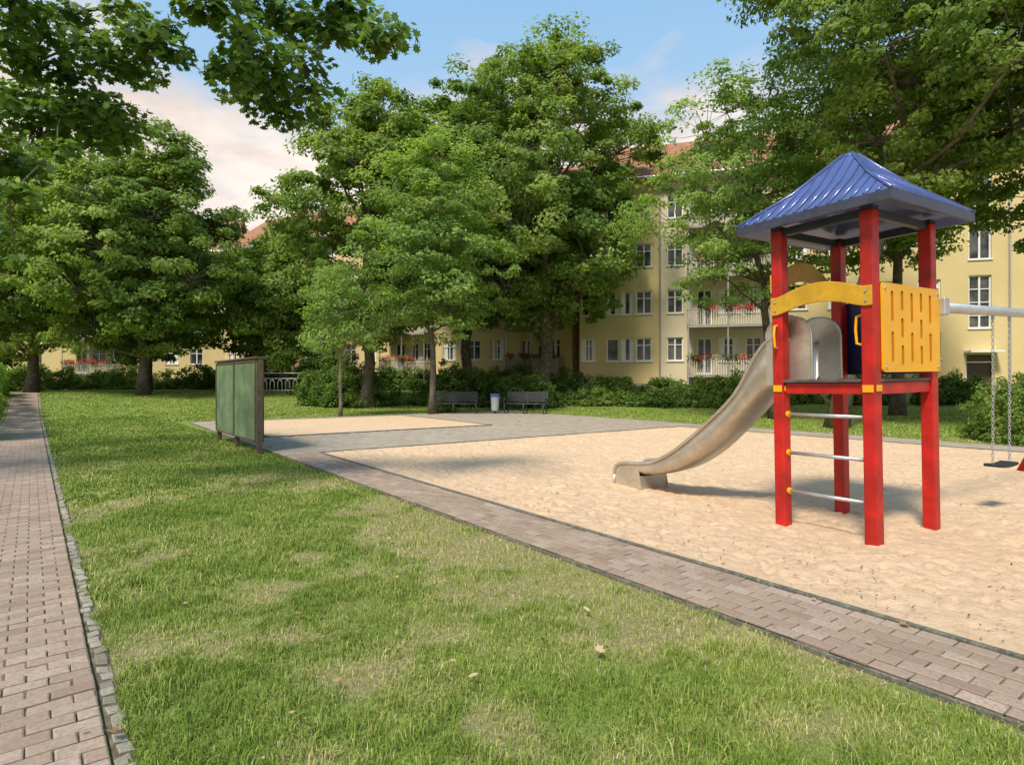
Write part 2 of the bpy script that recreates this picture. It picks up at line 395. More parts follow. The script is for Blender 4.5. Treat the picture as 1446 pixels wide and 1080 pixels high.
# fallen leaves
r=np.random.RandomState(5); Vs=[];T=[]
MAPLE=[(0,-.5),(.12,-.28),(.42,-.38),(.34,-.12),(.55,.1),(.3,.14),(.28,.38),(.1,.28),(0,.55),(-.1,.28),(-.28,.38),(-.3,.14),(-.55,.1),(-.34,-.12),(-.42,-.38),(-.12,-.28)]
OVAL=[(0,-.5),(.1,-.42),(.2,-.3),(.27,-.15),(.29,0),(.26,.15),(.2,.28),(.1,.42),(0,.55),(-.1,.42),(-.2,.28),(-.26,.15),(-.29,0),(-.27,-.15),(-.2,-.3),(-.1,-.42)]
def maple_at(p,size,n,up,curl=.1,shape=MAPLE):
    n=n/np.linalg.norm(n); t=np.cross(n,up); t/=np.linalg.norm(t)+1e-9; b=np.cross(n,t)
    return [tuple(p+t*x*size+b*y*size+n*curl*size*(abs(x)*1.3+y*y)) for x,y in shape]
spots=[(2.47+.0,3.75),(.0,4.42),(1.08,3.3),(.5,3.4),(-1.2,5.8),(-.2,3.1),(-.9,3.05),(.5,4.0),(-1.9,3.0),(-4.0,8.0),(1.38,4.4),(2.1,3.5),(-1.4,3.9),(.62,8.2),(-2.9,6.0),(-1.75,2.6),(.2,3.5)]
for i in range(110):
    if i<len(spots): x,y=spots[i]
    else:
        s=r.uniform(-.8,9); t=r.uniform(1,14); x,y=W(s,t)
    nrm=np.array([r.randn()*.3,r.randn()*.3,1.]); up=np.array([r.randn(),r.randn(),0.])
    Vs+=maple_at(np.array([x,y,.06]),r.uniform(.045,.07) if i<len(spots) else r.uniform(.02,.045),nrm,up,r.uniform(.2,.55),MAPLE if i%3==0 else OVAL); T.append(r.rand())
npmesh('fallen_leaves',np.array(Vs),16,M['fallen'],np.array(T))
# ------------------------------------------------------------------ foliage
def unit(v): return v/(np.linalg.norm(v,axis=-1,keepdims=True)+1e-9)
def leafcloud(r,C,Rc,per,size,flat,tc,upb=.5,droop=0,asp=.55,out=None):
    n=len(C); c=np.repeat(C,per,0); R=np.repeat(Rc,per)[:,None]; t=np.repeat(tc,per)
    d=unit(r.randn(n*per,3)); rad=r.rand(n*per,1)**.45
    off=d*rad*R; off[:,2]*=flat; off[:,2]-=droop*(off[:,0]**2+off[:,1]**2)/R[:,0]
    p=c+off
    o=0 if out is None else np.repeat(out,per,0)*.6
    nn=unit(d*.5+np.array([0,0,upb])+r.randn(n*per,3)*.45+o)
    tg=unit(np.cross(nn,r.randn(n*per,3))); bt=np.cross(nn,tg)
    L=size*(.55+.9*r.rand(n*per,1)); Wd=L*asp
    a=p-tg*L*.5; b=p+bt*Wd*.5+nn*L*.07; e=p+tg*L*.5-nn*L*.1; f=p-bt*Wd*.5+nn*L*.07
    return np.stack([a,b,e,f],1).reshape(-1,3), np.clip(t+r.randn(n*per)*.16,0,1)
def tree(name,x,y,top,cr,cbot,seed,nl=16,nc=420,per=120,clr=.85,lsize=.26,flat=.5,mat='leafA',tr=.32,cx=None,cy=None,
         extra=(),upb=.5,droop=.2,lob=(.28,.42),bark='bark',tbase=.45,stx=1.,egg=.35,forks=1,asp=.55):
    r=np.random.RandomState(seed); root=empty(name,(x,y,gzf(x,y)))
    cx=x if cx is None else cx; cy=y if cy is None else cy
    cz=(top+cbot)/2; hz=(top-cbot)/2
    lobes=[]
    for i in range(nl):
        zz=1-2*(i+.5)/nl; th=i*2.39996+r.rand()*.8
        d=np.array([math.sqrt(1-zz*zz)*math.cos(th),math.sqrt(1-zz*zz)*math.sin(th),zz])
        f=r.uniform(.48,.74); lr=cr*r.uniform(*lob)
        sh=1-egg*max(0,zz)
        c=np.array([cx+d[0]*cr*f*sh*stx,cy+d[1]*cr*f*sh,cz+d[2]*(hz-lr*.75)])
        lobes.append((c,lr))
    lobes.append((np.array([cx,cy,cz]),cr*.5)); 
    for e in extra: lobes.append((np.array(e[:3]),e[3]))
    wts=np.array([l[1]**2 for l in lobes]); wts/=wts.sum()
    C=[];Rc=[];tc=[];own=[];O=[]
    ltint=r.uniform(-.16,.2,len(lobes))
    for i in range(nc):
        k_=r.choice(len(lobes),p=wts); c,lr=lobes[k_]
        d=unit(r.randn(3)); d[2]=d[2]*.9+.12
        q=c+d*lr*r.uniform(.72,1.1)*np.array([1,1,.85])
        if q[2]<cbot: q[2]=cbot+r.rand()*.8
        C.append(q);Rc.append(clr*r.uniform(.45,1.3));tc.append(.47+ltint[k_]+r.randn()*.16);own.append(k_);O.append(unit(q-np.array([cx,cy,cz])))
    C=np.array(C);Rc=np.array(Rc);tc=np.array(tc);O=np.array(O)
    V,T=leafcloud(r,C,Rc,per,lsize,flat,tc,upb,droop,asp,O)
    V-=np.array([x,y,gzf(x,y)])
    npmesh(name+'_foliage',V,4,M[mat],T,root)
    w=MB(); o=np.array([x,y,gzf(x,y)])
    tips=[]
    for fk in range(forks):
        an=fk*2*math.pi/forks+r.rand(); sp_=0 if forks==1 else 1.
        tz=cbot+(top-cbot)*tbase
        pts=[];rads=[]
        n=9
        for i in range(n):
            f=i/(n-1); z=f*tz
            px=(cx-x)*f**1.5+math.cos(an)*sp_*f*cr*.22+r.randn()*.07*tr*3*(i>0)
            py=(cy-y)*f**1.5+math.sin(an)*sp_*f*cr*.22+r.randn()*.07*tr*3*(i>0)
            pts.append((px,py,z-(.05 if i==0 else 0))); rads.append(tr*(1.4 if i==0 else 1.)*(1-.55*f)*(1 if forks==1 else .75))
        w.tube(pts,rads,10); tips.append(pts)
    for k_,(c,lr) in enumerate(lobes):
        tp=tips[k_%len(tips)]
        cl=c-o
        hb=max(min(cbot,3.5),min(cl[2]-.6*cr*.5,tp[-1][2]))
        st=min(tp,key=lambda p:abs(p[2]-hb)); f=st[2]/tp[-1][2]
        a=np.array(st); mid=(a+cl)/2+np.array([0,0,-.08*np.linalg.norm(cl-a)])+r.randn(3)*.15
        r0=tr*.42*(1-.4*f)
        w.tube([a,a*.6+mid*.4,mid,mid*.4+cl*.6+r.randn(3)*.1,cl],[r0,r0*.85,r0*.65,r0*.45,r0*.25],6,cap=False)
        own_i=[i for i in range(nc) if own[i]==k_][:14]
        for i in own_i:
            q=C[i]-o; s0=cl*.75+mid*.25
            w.tube([s0,(s0+q)/2+r.randn(3)*.12,q],[r0*.28,r0*.18,r0*.06],4,cap=False)
    w.obj(name+'_trunk',[M[bark]],parent=root,smooth=True)
    return root
# big group in the middle
tree('linden_tree',2.0,36,22.2,7.9,4.2,101,nl=28,nc=940,per=120,clr=.82,lsize=.23,tr=.42,egg=.22,lob=(.24,.36),mat='leafB')
tree('linden_tree',-3.0,39,21.4,7.2,4.2,102,nl=24,nc=640,per=110,clr=.9,lsize=.25,tr=.36,mat='leafA',lob=(.24,.36))
tree('linden_tree',-8.0,33,18.2,6.0,3.0,103,nl=24,nc=600,per=110,clr=.75,lsize=.22,mat='leafB',tr=.34,lob=(.24,.38))
tree('robinia_tree',-3.7,27.5,13.4,4.2,2.9,104,nl=20,nc=340,per=90,clr=.72,lsize=.165,flat=.32,mat='leafC',tr=.16,upb=.8,droop=.4,egg=.5)
tree('young_tree',-7.5,26,7.2,2.5,2.3,105,nl=14,nc=160,per=60,clr=.42,lsize=.12,flat=.6,mat='leafC',tr=.085,bark='barkY',egg=.4)
# left
tree('maple_tree',-22.3,36,16.9,7.2,2.3,106,nl=28,nc=860,per=110,clr=.82,lsize=.235,mat='leafB',tr=.32,lob=(.24,.36))
tree('maple_tree',-31.5,39,17.3,6.8,2.6,107,nl=24,nc=660,per=110,clr=.85,lsize=.25,mat='leafB',tr=.34,lob=(.24,.36))
tree('maple_tree',-27.0,44,15.5,6,2.6,108,nl=16,nc=320,per=90,clr=.95,lsize=.32,mat='leafA',tr=.3)
tree('maple_tree',-19.2,46,12.5,4.6,2.4,109,nl=16,nc=300,per=90,clr=.9,lsize=.3,mat='leafA',tr=.26)
tree('maple_tree',-15.0,40,11.8,4.4,2.2,110,nl=16,nc=330,per=90,clr=.8,lsize=.24,mat='leafB',tr=.22)
tree('maple_tree',-38.5,43,15,5.5,2.4,114,nl=14,nc=300,per=80,clr=1.,lsize=.32,mat='leafA',tr=.28)
# right
tree('robinia_tree',10.8,24.5,14.6,5.0,4.2,111,nl=24,nc=420,per=85,clr=.72,lsize=.16,flat=.32,mat='leafC',tr=.2,upb=.8,droop=.4,cx=9.6,cy=24,egg=.2)
tree('maple_tree',10.9,20,19.5,6.2,6.6,112,nl=26,nc=960,per=125,clr=.62,lsize=.16,flat=.45,mat='leafB',tr=.3,cx=13.6,cy=18.4,
     extra=((7.6,17.8,14.0,1.7),(6.9,18.2,16.2,1.7),(9.,17.2,12.2,1.7),(8.6,18,16.5,2.2)),lob=(.26,.38))
tree('maple_tree',20.5,17.5,17,6.2,4.7,113,nl=22,nc=760,per=120,clr=.62,lsize=.16,flat=.45,mat='leafB',tr=.33,cx=18.2,cy=16.6,lob=(.26,.38))
tree('maple_tree',17.5,27,17,5.0,6.2,115,nl=18,nc=420,per=100,clr=.8,lsize=.22,mat='leafA',tr=.28)
# near overhanging maple (trunk outside the picture, to the left)
def near_maple():
    r=np.random.RandomState(55); x0,y0=-11.5,7.5; root=empty('overhanging_maple_tree',(x0,y0,0))
    cl=[(-5.8,6.0),(-5.2,5.9),(-4.6,6.0),(-4.15,5.75),(-3.7,5.95),(-5.7,5.3),(-5.2,5.15),(-4.9,4.85),(-4.6,4.55),(-4.75,4.75),(-5.5,4.5),(-5.9,4.1),(-5.85,4.8),(-4.8,5.35),(-4.4,5.2),(-4.05,5.45),
        (-3.45,6.0),(-3.15,5.7),(-2.8,5.95),(-2.45,5.8),(-3.3,5.25),(-3.1,5.0),(-2.75,5.05),(-2.5,5.35),(-2.1,5.7),(-1.78,5.75),(-1.6,5.55),(-2.35,5.0),(-2.0,6.0),(-2.95,5.45),(-5.5,5.65),(-6.0,5.6),(-5.0,5.55),(-4.4,5.6),(-1.5,5.65),
        (-5.8,3.0),(-6.0,2.75),(-6.3,3.4),(-6.5,3.9),(-6.7,5.2),(-6.5,6.4),(-5.5,6.5),(-4.4,6.6),(-3.3,6.6),(-2.3,6.5),(-5.3,4.75),(-5.6,4.95),(-6.1,4.4),(-5.35,4.3),(-3.0,5.2),(-4.9,4.5),(-2.7,4.75),(-5.1,4.7),(-5.9,3.8),(-3.9,6.8),(-5.0,6.9),(-6.3,7.0),(-2.9,6.8)]
    Vs=[];T=[];w=MB(); o=np.array([x0,y0,0.])
    hub=np.array([-7.6,7.3,7.4]); CC=[]
    for (cx_,cz_) in cl:
        k=r.uniform(.88,1.13); c=np.array([cx_*k,7*k,1.6+(cz_-1.6)*k]); R=r.uniform(.26,.40)*k*(0.4 if cz_<3.2 else 1); CC.append(c)
        n=int(210*(R/.38)**2); tb=.32+r.randn()*.14
        dd=unit(r.randn(n,3)); rr=r.rand(n,1)**.5*R; p=c+dd*rr*np.array([1.25,1.1,.5])
        for i in range(n):
            nn=dd[i]*.3+np.array([0,-.25,.65])+r.randn(3)*.42
            Vs+=maple_at(p[i],r.uniform(.07,.135),nn,r.randn(3),r.uniform(-.2,.15)); T.append(np.clip(tb+r.randn()*.17,0,1))
        for _ in range(5):
            e=c+unit(r.randn(3))*R*np.array([1,1,.55])*.85; w.tube([c-o,e-o],[.006,.0025],4,cap=False)
    # branches grow from clump to neighbouring clump
    order=sorted(range(len(CC)),key=lambda i:np.linalg.norm(CC[i]-hub)); placed=[(hub,.05)]
    for i in order:
        c=CC[i]; q,rad=min(placed,key=lambda z:np.linalg.norm(z[0]-c)+.25*np.linalg.norm(z[0]-hub)); r2=max(.008,rad*.72)
        w.tube([q-o,(q+c)/2-o+r.randn(3)*.06+np.array([0,0,.05]),c-o],[rad*.9,(rad+r2)/2,r2*.8],5,cap=False); placed.append((c,r2))
    Vs=np.array(Vs)-o
    npmesh('near_foliage',Vs,16,M['leafN'],np.array(T),root)
    w.tube([(0,0,-.05),(0,0,2.5),(.1,0,5),(.3,.1,8),(.2,.2,11)],[.4,.3,.27,.2,.1],12)
    a=np.array([.1,0,5.4]); q=hub-o
    w.tube([a,a*.6+q*.4+np.array([0,0,.4]),a*.25+q*.75+np.array([0,0,.2]),q],[.14,.09,.065,.05],8,cap=False)
    C=np.array([[x0,y0,9.]])+unit(r.randn(60,3))*np.array([[3.2,3.2,2.5]])
    V,T=leafcloud(r,C,np.full(60,.9),60,.2,.6,np.full(60,.4)); npmesh('upper_foliage',V-o,4,M['leafN'],T,root)
    w.obj('trunk_and_branches',[M['bark']],parent=root,smooth=True)
near_maple()
def shrub(name,cx,cy,rx,ry,h,n,per,ls,clr,mat,seed,rotz=0,box=False):
    r=np.random.RandomState(seed); z0=gzf(cx,cy); root=empty(name,(cx,cy,z0),rotz)
    if box:
        p=r.uniform(-1,1,(n,3)); k_=r.randint(0,3,n); s=np.sign(r.randn(n))
        for i in range(n):
            if k_[i]<2: p[i,k_[i]]=s[i]*r.uniform(.8,1)
            else: p[i,2]=r.uniform(.75,1)
        C=p*np.array([rx,ry,.5*h])+np.array([0,0,.5*h])
    else:
        d=unit(r.randn(n,3)); d[:,2]=np.abs(d[:,2]); ra=r.uniform(.6,1.,(n,1))*(1+.12*np.sin(d[:,:1]*7+seed))
        C=d*ra*np.array([rx,ry,h])
        low=r.rand(n)<.35; C[low,2]*=.5
    C[:,2]=np.maximum(C[:,2],.12)
    V,T=leafcloud(r,C,np.full(n,clr)*r.uniform(.6,1.2,n),per,ls,.8,.45+r.randn(n)*.14,.4)
    V[:,2]=np.maximum(V[:,2],.01)
    npmesh('leaves',V,4,M[mat],T,root)
    w=MB()
    for i in range(14):
        q=C[r.randint(n)]*np.array([.8,.8,.9]); b=np.array([q[0]*(.9 if box else .3),q[1]*.3,0]); w.tube([b,(b+q)/2+r.randn(3)*.05,q],[.03,.02,.008],5,cap=False)
    w.obj('stems',[M['bark']],parent=root)
    return root
shrub('box_hedge',14.3,15.4,2.3,1.5,2.0,560,110,.075,.24,'leafB',201)
shrub('round_shrub',-9.4,34.0,2.6,1.9,2.6,330,90,.14,.38,'leafH',202)
shrub('round_shrub',-3.4,28.9,.6,.55,1.0,70,60,.09,.22,'leafB',203)
shrub('round_shrub',-3.2,34.5,2.8,1.4,2.4,240,80,.16,.4,'leafH',204)
shrub('round_shrub',-12.9,39,1.8,1.4,2.8,180,80,.16,.4,'leafA',205)
shrub('round_shrub',.8,33.5,2.2,1.3,1.9,200,80,.15,.38,'leafA',206)
for i,(a,b,rx,h) in enumerate([(3.4,37.2,1.5,2.0),(6.2,36.6,2.0,1.6),(9.2,35.8,2.1,1.5),(12.3,34.6,2.0,1.7),(15.4,33.5,1.8,1.7),(4.6,34.6,2.6,1.0),(8.6,33.4,2.4,.9),(12.4,32.2,2.4,.9),(19,32,2.,1.7),(22.5,30.5,2.,1.8),(26,29,2,1.8)]):
    shrub('foundation_shrub',a,b,rx,.9,h,140,70,.15,.36,('leafH','leafB','leafA')[i%3],210+i,rotz=-.27)
for i,(a,b,rx,h) in enumerate([(-9,46,3,2.),(-15,47.5,3,2.2),(-21,50,3.5,2.2),(-27,51,3.5,2.0),(-33,51,3.5,2.1),(-40,50,4,2.2),(-47,49,4,2.2),(-37,43.5,3,1.6),(0,41,2.5,2.)]):
    shrub('foundation_shrub',a,b,rx,1.,h,170,60,.2,.5,('leafH','leafB','leafA')[i%3],230+i)
hx,hy=W(-1.95,32); shrub('boundary_hedge',hx,hy,.8,12.,2.2,1000,70,.11,.3,'leafL',250,rotz=SA,box=True)
# ------------------------------------------------------------------ buildings
def building(name,p0,p1,zb,H,ridge,depth,ops,bays,wall='wallY',patches=(),seed=1,pipes=()):
    dx,dy=p1[0]-p0[0],p1[1]-p0[1]; L=math.hypot(dx,dy); ang=math.atan2(dy,dx)
    root=empty(name,(p0[0],p0[1],zb),ang)
    ops=list(ops)
    w=MB(); g=MB(); fr=MB(); r=random.Random(seed)
    xs=sorted(set([0,L]+[v for o in ops for v in (o[0],o[1])]+[v for q in patches for v in q])); zs=sorted(set([-.6,H]+[v for o in ops for v in (o[2],o[3])]))
    for i in range(len(xs)-1):
        for j in range(len(zs)-1):
            mx=(xs[i]+xs[i+1])/2; mz=(zs[j]+zs[j+1])/2
            if any(o[0]<mx<o[1] and o[2]<mz<o[3] for o in ops): continue
            pm=1 if any(q[0]<mx<q[1] for q in patches) else 0
            w.quad((xs[i],0,zs[j]),(xs[i+1],0,zs[j]),(xs[i+1],0,zs[j+1]),(xs[i],0,zs[j+1]),pm)
    for o in ops:
        a,b,c,d=o[:4]; e=.2; kind=o[4] if len(o)>4 else 'w'
        w.quad((a,0,c),(a,e,c),(a,e,d),(a,0,d)); w.quad((b,0,c),(b,0,d),(b,e,d),(b,e,c)); w.quad((a,0,d),(a,e,d),(b,e,d),(b,0,d)); w.quad((a,0,c),(b,0,c),(b,e,c),(a,e,c))
        g.quad((a,e-.01,c),(b,e-.01,c),(b,e-.01,d),(a,e-.01,d),0 if kind!='d' else 1)
        if kind=='d':
            fr.box(a-.1,b+.1,-.9,-.002,d+.1,d+.22,0); fr.box(a,a+.08,.08,.16,c,d,0); fr.box(b-.08,b,.08,.16,c,d,0); fr.box(a+.08,b-.08,.08,.16,d-.45,d-.38,0)
            continue
        t=.075
        fr.box(a,b,.10,.17,c,c+t); fr.box(a,b,.10,.17,d-t,d); fr.box(a,a+t,.10,.17,c+t,d-t); fr.box(b-t,b,.10,.17,c+t,d-t)
        if b-a>.8: mx=(a+b)/2; fr.box(mx-.045,mx+.045,.095,.165,c+t,d-t)
        if d-c>2.2 and kind=='s':
            z=c+.7
            while z<d-.3: fr.box(a+t,b-t,.105,.16,z,z+.05); z+=.75
        elif b-a>.8 and d-c<1.9: fr.box(a+t,b-t,.1,.16,d-.5,d-.45)
        fr.box(a-.06,b+.06,-.07,.095,c-.06,c-.002)
        if r.random()<.45 and kind=='w':
            cw=(b-a)*.25; fr.box(a+t,a+t+cw,.172,.185,c+t,d-t); fr.box(b-t-cw,b-t,.172,.185,c+t,d-t)
    w.quad((0,depth,-.6),(0,0,-.6),(0,0,H),(0,depth,H)); w.quad((L,0,-.6),(L,depth,-.6),(L,depth,H),(L,0,H)); w.quad((L,depth,-.6),(0,depth,-.6),(0,depth,H),(L,depth,H))
    w.poly([(0,0,H),(0,depth/2,ridge),(0,depth,H)]); w.poly([(L,0,H),(L,depth,H),(L,depth/2,ridge)])
    w.obj('walls',[M[wall],M['wallC']],parent=root); g.obj('window_panes',[M['glass'],M['doorm']],parent=root); fr.obj('window_frames',[M['frame']],parent=root)
    pl=MB(); segs=[(0,L)]
    for o in ops:
        if o[2]<.9:
            ns=[]
            for s_ in segs:
                if o[0]>s_[0] and o[1]<s_[1]: ns+=[(s_[0],o[0]-.02),(o[1]+.02,s_[1])]
                else: ns.append(s_)
            segs=ns
    for s_ in segs: pl.box(s_[0],s_[1],-.04,-.003,-.6,.95)
    for k_ in range(int(L/3.2)):
        pl.box(1.2+k_*3.2,1.8+k_*3.2,-.05,-.041,.25,.6,1)
    pl.obj('plinth',[M['plinth'],M['dark']],parent=root)
    rf=MB(); ov=.65; sl=(ridge-H)/(depth/2); ze=H-ov*sl; x0,x1=-.45,L+.45
    rf.quad((x0,-ov,ze+.22),(x1,-ov,ze+.22),(x1,depth/2,ridge+.22),(x0,depth/2,ridge+.22))
    rf.quad((x1,depth+ov,ze+.22),(x0,depth+ov,ze+.22),(x0,depth/2,ridge+.22),(x1,depth/2,ridge+.22))
    rf.quad((x0,-ov,ze+.05),(x0,depth/2,ridge+.05),(x1,depth/2,ridge+.05),(x1,-ov,ze+.05),1)
    rf.quad((x0,-ov,ze+.05),(x1,-ov,ze+.05),(x1,-ov,ze+.22),(x0,-ov,ze+.22),1)
    for x in (x0,x1): rf.quad((x,-ov,ze+.05),(x,-ov,ze+.22),(x,depth/2,ridge+.22),(x,depth/2,ridge+.05),1)
    rf.tube([(x0,-ov-.08,ze+.12),(x1,-ov-.08,ze+.12)],.08,8,2)
    rf.box(x0+.46,x1-.46,-.4,-.002,H-.25,H-.05,3)
    for k_ in range(int(L/9)):
        cxx=4+k_*9; rf.box(cxx,cxx+.9,depth/2-.4,depth/2+.4,ridge-.6,ridge+1.2,0)
        dxx=cxx+3.5; zz=H+.9; yb=(.9)/sl
        rf.box(dxx,dxx+1.5,yb-.3,yb+1.6,zz-.3,zz+1.2,4); rf.box(dxx-.15,dxx+1.65,yb-.45,yb+1.8,zz+1.202,zz+1.32,0)
        rf.box(dxx+.2,dxx+1.3,yb-.32,yb-.302,zz+.1,zz+1.05,5)
    for x in pipes: rf.tube([(x,-.1,ze),(x,-.1,-.3)],.055,8,2)
    rf.obj('roof',[M['roof'],M['wood'],M['galv'],M['frame'],M['wallC'],M['glass']],parent=root)
    bl=MB(); fl=[];ft=[]; rr=np.random.RandomState(seed)
    for (a,b) in bays:
        for k_ in range(4):
            z=1.5+3.05*k_; pr=1.35
            bl.box(a,b,-pr,-.003,z-.16,z,1)
            n=int((b-a)/.14)
            for i in range(n+1):
                x=a+(b-a-.02)*i/n; bl.box(x,x+.085,-pr-.022,-pr-.002,z+.02,z+.92,0)
            for i in range(9):
                y=-pr+.05+i*.145; bl.box(a-.022,a-.002,y,y+.085,z+.02,z+.92,0); bl.box(b+.002,b+.022,y,y+.085,z+.02,z+.92,0)
            bl.box(a-.03,b+.03,-pr-.05,-pr+.03,z+.922,z+.97,2)
            bl.box(a-.03,a+.03,-pr+.032,-.01,z+.922,z+.97,2); bl.box(b-.03,b+.03,-pr+.032,-.01,z+.922,z+.97,2)
            n2=rr.randint(8,15)
            C=np.stack([rr.uniform(a+.2,b-.2,n2),np.full(n2,-pr-.14),z+.98+rr.rand(n2)*.15],-1)
            V,T=leafcloud(rr,C,np.full(n2,.40),70,.13,.6,np.full(n2,.35)); cr_=np.repeat(rr.rand(n2)<.55,70); T=np.where((rr.rand(len(T))<.7)&cr_,.75,.0+T*.12); fl.append(V);ft.append(T)
        for x in (a+.05,(a+b)/2,b-.05): bl.tube([(x,-1.28,-.4),(x,-1.28,1.5+3.05*3-.16)],.05,6,2)
    if bays:
        bl.obj('balconies',[M['balc'],M['slab'],M['galv']],parent=root)
        npmesh('balcony_flowers',np.concatenate(fl),4,M['flower'],np.concatenate(ft),root)
    return root
def std(x,w=1.15,ks=(0,1,2,3),h=1.5): return [(x-w/2,x+w/2,2.4+3.05*k_,2.4+h+3.05*k_) for k_ in ks]
def bay(a,b,ks=(0,1,2,3)):
    o=[]
    for k_ in ks:
        z=1.52+3.05*k_; o+=[(a+.6,a+1.5,z+.05,z+2.3,'b'),(a+1.9,a+3.1,z+.8,z+2.3,'w'),(b-1.2,b-.3,z+.8,z+2.3,'w')]
    return o
ops=[]
for x in (.62,2.2,3.15,4.2,6.15): ops+=std(x,.8 if x in (2.2,3.15) else 1.0)
ops+=bay(6.9,11.6)
for x in (13.3,15.6,18.,20.3,25.6,28.,30.5,33): ops+=std(x)
ops+=[(22.25,23.35,4.1,7.1,'s'),(22.25,23.35,8.0,10.0,'s'),(22.25,23.35,11,13,'s'),(22.1,23.5,.1,2.6,'d')]
building('yellow_apartment_building',(4.5,39.7),(38.,30.5),.45,14.4,18.2,11,ops,[(6.9,11.6)],patches=[(5.2,11.6)],seed=3,pipes=(5.2,12.1,24.2))
ops=[]; Lm=math.hypot(32.2,16.5)
bays=[(Lm-4.6,Lm-.6),(Lm-16,Lm-11.6),(5,9.4)]
for a,b in bays: ops+=bay(a,b)
for x in (Lm-6,Lm-8,Lm-10.2,Lm-18,Lm-20.2,Lm-22.5,3.2,1.2,11): ops+=std(x)
building('yellow_apartment_building',(-28,58),(4.2,41.5),.75,13.6,17.6,11,ops,bays,seed=5,pipes=(Lm-5.3,))
ops=[]; Ll=math.hypot(32,6); bays=[(5,9.4),(19,23.4)]
for a,b in bays: ops+=bay(a,b)
for x in (1.5,3.5,11.5,13.8,16.2,25.5,27.8,30): ops+=std(x)
building('yellow_apartment_building',(-60,52),(-28,58),.75,13.6,17.6,11,ops,bays,seed=8,pipes=(10.4,))
# ------------------------------------------------------------------ play tower
tw=empty('playground_slide_tower',(3.68,6.35,0)); tw.matrix_world=Matrix.Translation((3.68,6.35,0))@Matrix.Rotation(R_(-1.0),4,'Y')@Matrix.Rotation(R_(31.9),4,'Z')
hx,hy=.57,.47; pw=.062
posts=[(-hx,-hy),(hx,-hy),(hx,hy),(-hx,hy)]
for i,(a,b) in enumerate(posts):
    p=MB(); p.box(a-pw,a+pw,b-pw,b+pw,-.1,3.22); p.obj('post_%d'%(i+1),[M['red']],parent=tw,bevel=.012)
    p=MB(); p.box(a-pw+.004,a+pw-.004,b-pw+.004,b+pw-.004,3.221,3.26); p.obj('post_cap_%d'%(i+1),[M['navy']],parent=tw)
p=MB()
p.box(-hx+pw,hx-pw,-hy-.035,-hy+.035,1.47,1.585); p.box(-hx+pw,hx-pw,hy-.035,hy+.035,1.47,1.585)
p.box(-hx-.035,-hx+.035,-hy+pw,hy-pw,1.47,1.585); p.box(hx-.035,hx+.035,-hy+pw,hy-pw,1.47,1.585)
p.obj('platform_beams',[M['red']],parent=tw,bevel=.008)
p=MB()
for i in range(8): 
    x=-hx+.05+i*.132; p.box(x,x+.124,-hy+.03,hy-.03,1.587,1.617)
p.box(-hx-.075,-hx+.03,-hy+pw+.005,hy-pw-.005,1.588,1.618); p.box(-hx+pw+.005,hx-pw-.005,-hy-.05,-hy+.025,1.588,1.618)
p.obj('platform_floor',[M['plat']],parent=tw,bevel=.004)
def capsule(cx,cz,w,h,n=8):
    pts=[]
    for i in range(n+1): an=math.pi*i/n; pts.append((cx+math.cos(an)*w/2,cz+h/2-w/2+math.sin(an)*w/2))
    for i in range(n+1): an=math.pi+math.pi*i/n; pts.append((cx+math.cos(an)*w/2,cz-h/2+w/2+math.sin(an)*w/2))
    return pts
def extrude_xz(mb,pts,y0,y1,m=0):
    n=len(pts); b=len(mb.v)
    mb.v+=[(x,y0,z) for x,z in pts]+[(x,y1,z) for x,z in pts]
    mb.f.append(tuple(b+i for i in range(n))); mb.m.append(m)
    mb.f.append(tuple(b+n+i for i in reversed(range(n)))); mb.m.append(m)
    for i in range(n):
        j=(i+1)%n; mb.f.append((b+i,b+n+i,b+n+j,b+j)); mb.m.append(m)
p=MB(); y0=-hy-pw-.024
pts=[]
X0,X1,Z0,Z1,rc=-hx+.055,hx+.05,1.68,2.53,.035
for (cx_,cz_,a0) in ((X1-rc,Z0+rc,-90),(X1-rc,Z1-rc,0),(X0+rc,Z1-rc,90),(X0+rc,Z0+rc,180)):
    for i in range(5): an=R_(a0+90*i/4); pts.append((cx_+math.cos(an)*rc,cz_+math.sin(an)*rc))
extrude_xz(p,pts,y0,y0+.022)
panel=p.obj('slotted_yellow_panel',[M['yel'],M['yel2']],parent=tw)
c=MB()
for col in range(5):
    x=X0+.17+col*.19
    for row in range(2 if col%2==0 else 3):
        if col%2==0: zc=Z0+.24+row*.39; h=.30
        else: zc=Z0+.16+row*.265; h=.20
        extrude_xz(c,capsule(x,zc,.05,h),y0-.01,y0+.013,1)
cut=c.obj('slot_grooves',[M['yel'],M['yel2']],parent=tw)
bm=panel.modifiers.new('slots','BOOLEAN'); bm.object=cut; bm.operation='DIFFERENCE'; bm.solver='EXACT'
bpy.context.view_layer.update()
dg=bpy.context.evaluated_depsgraph_get(); newme=D.meshes.new_from_object(panel.evaluated_get(dg)); panel.modifiers.clear(); panel.data=newme
D.objects.remove(cut,do_unlink=True)
bolt=MB()
for (x,z) in ((X0+.04,Z0+.05),(X1-.05,Z0+.05),(X0+.04,Z1-.05),(X1-.05,Z1-.05)): bolt.tube([(x,y0-.012,z),(x,y0,z)],.013,8)
bolt.obj('panel_bolts',[M['galv']],parent=tw)
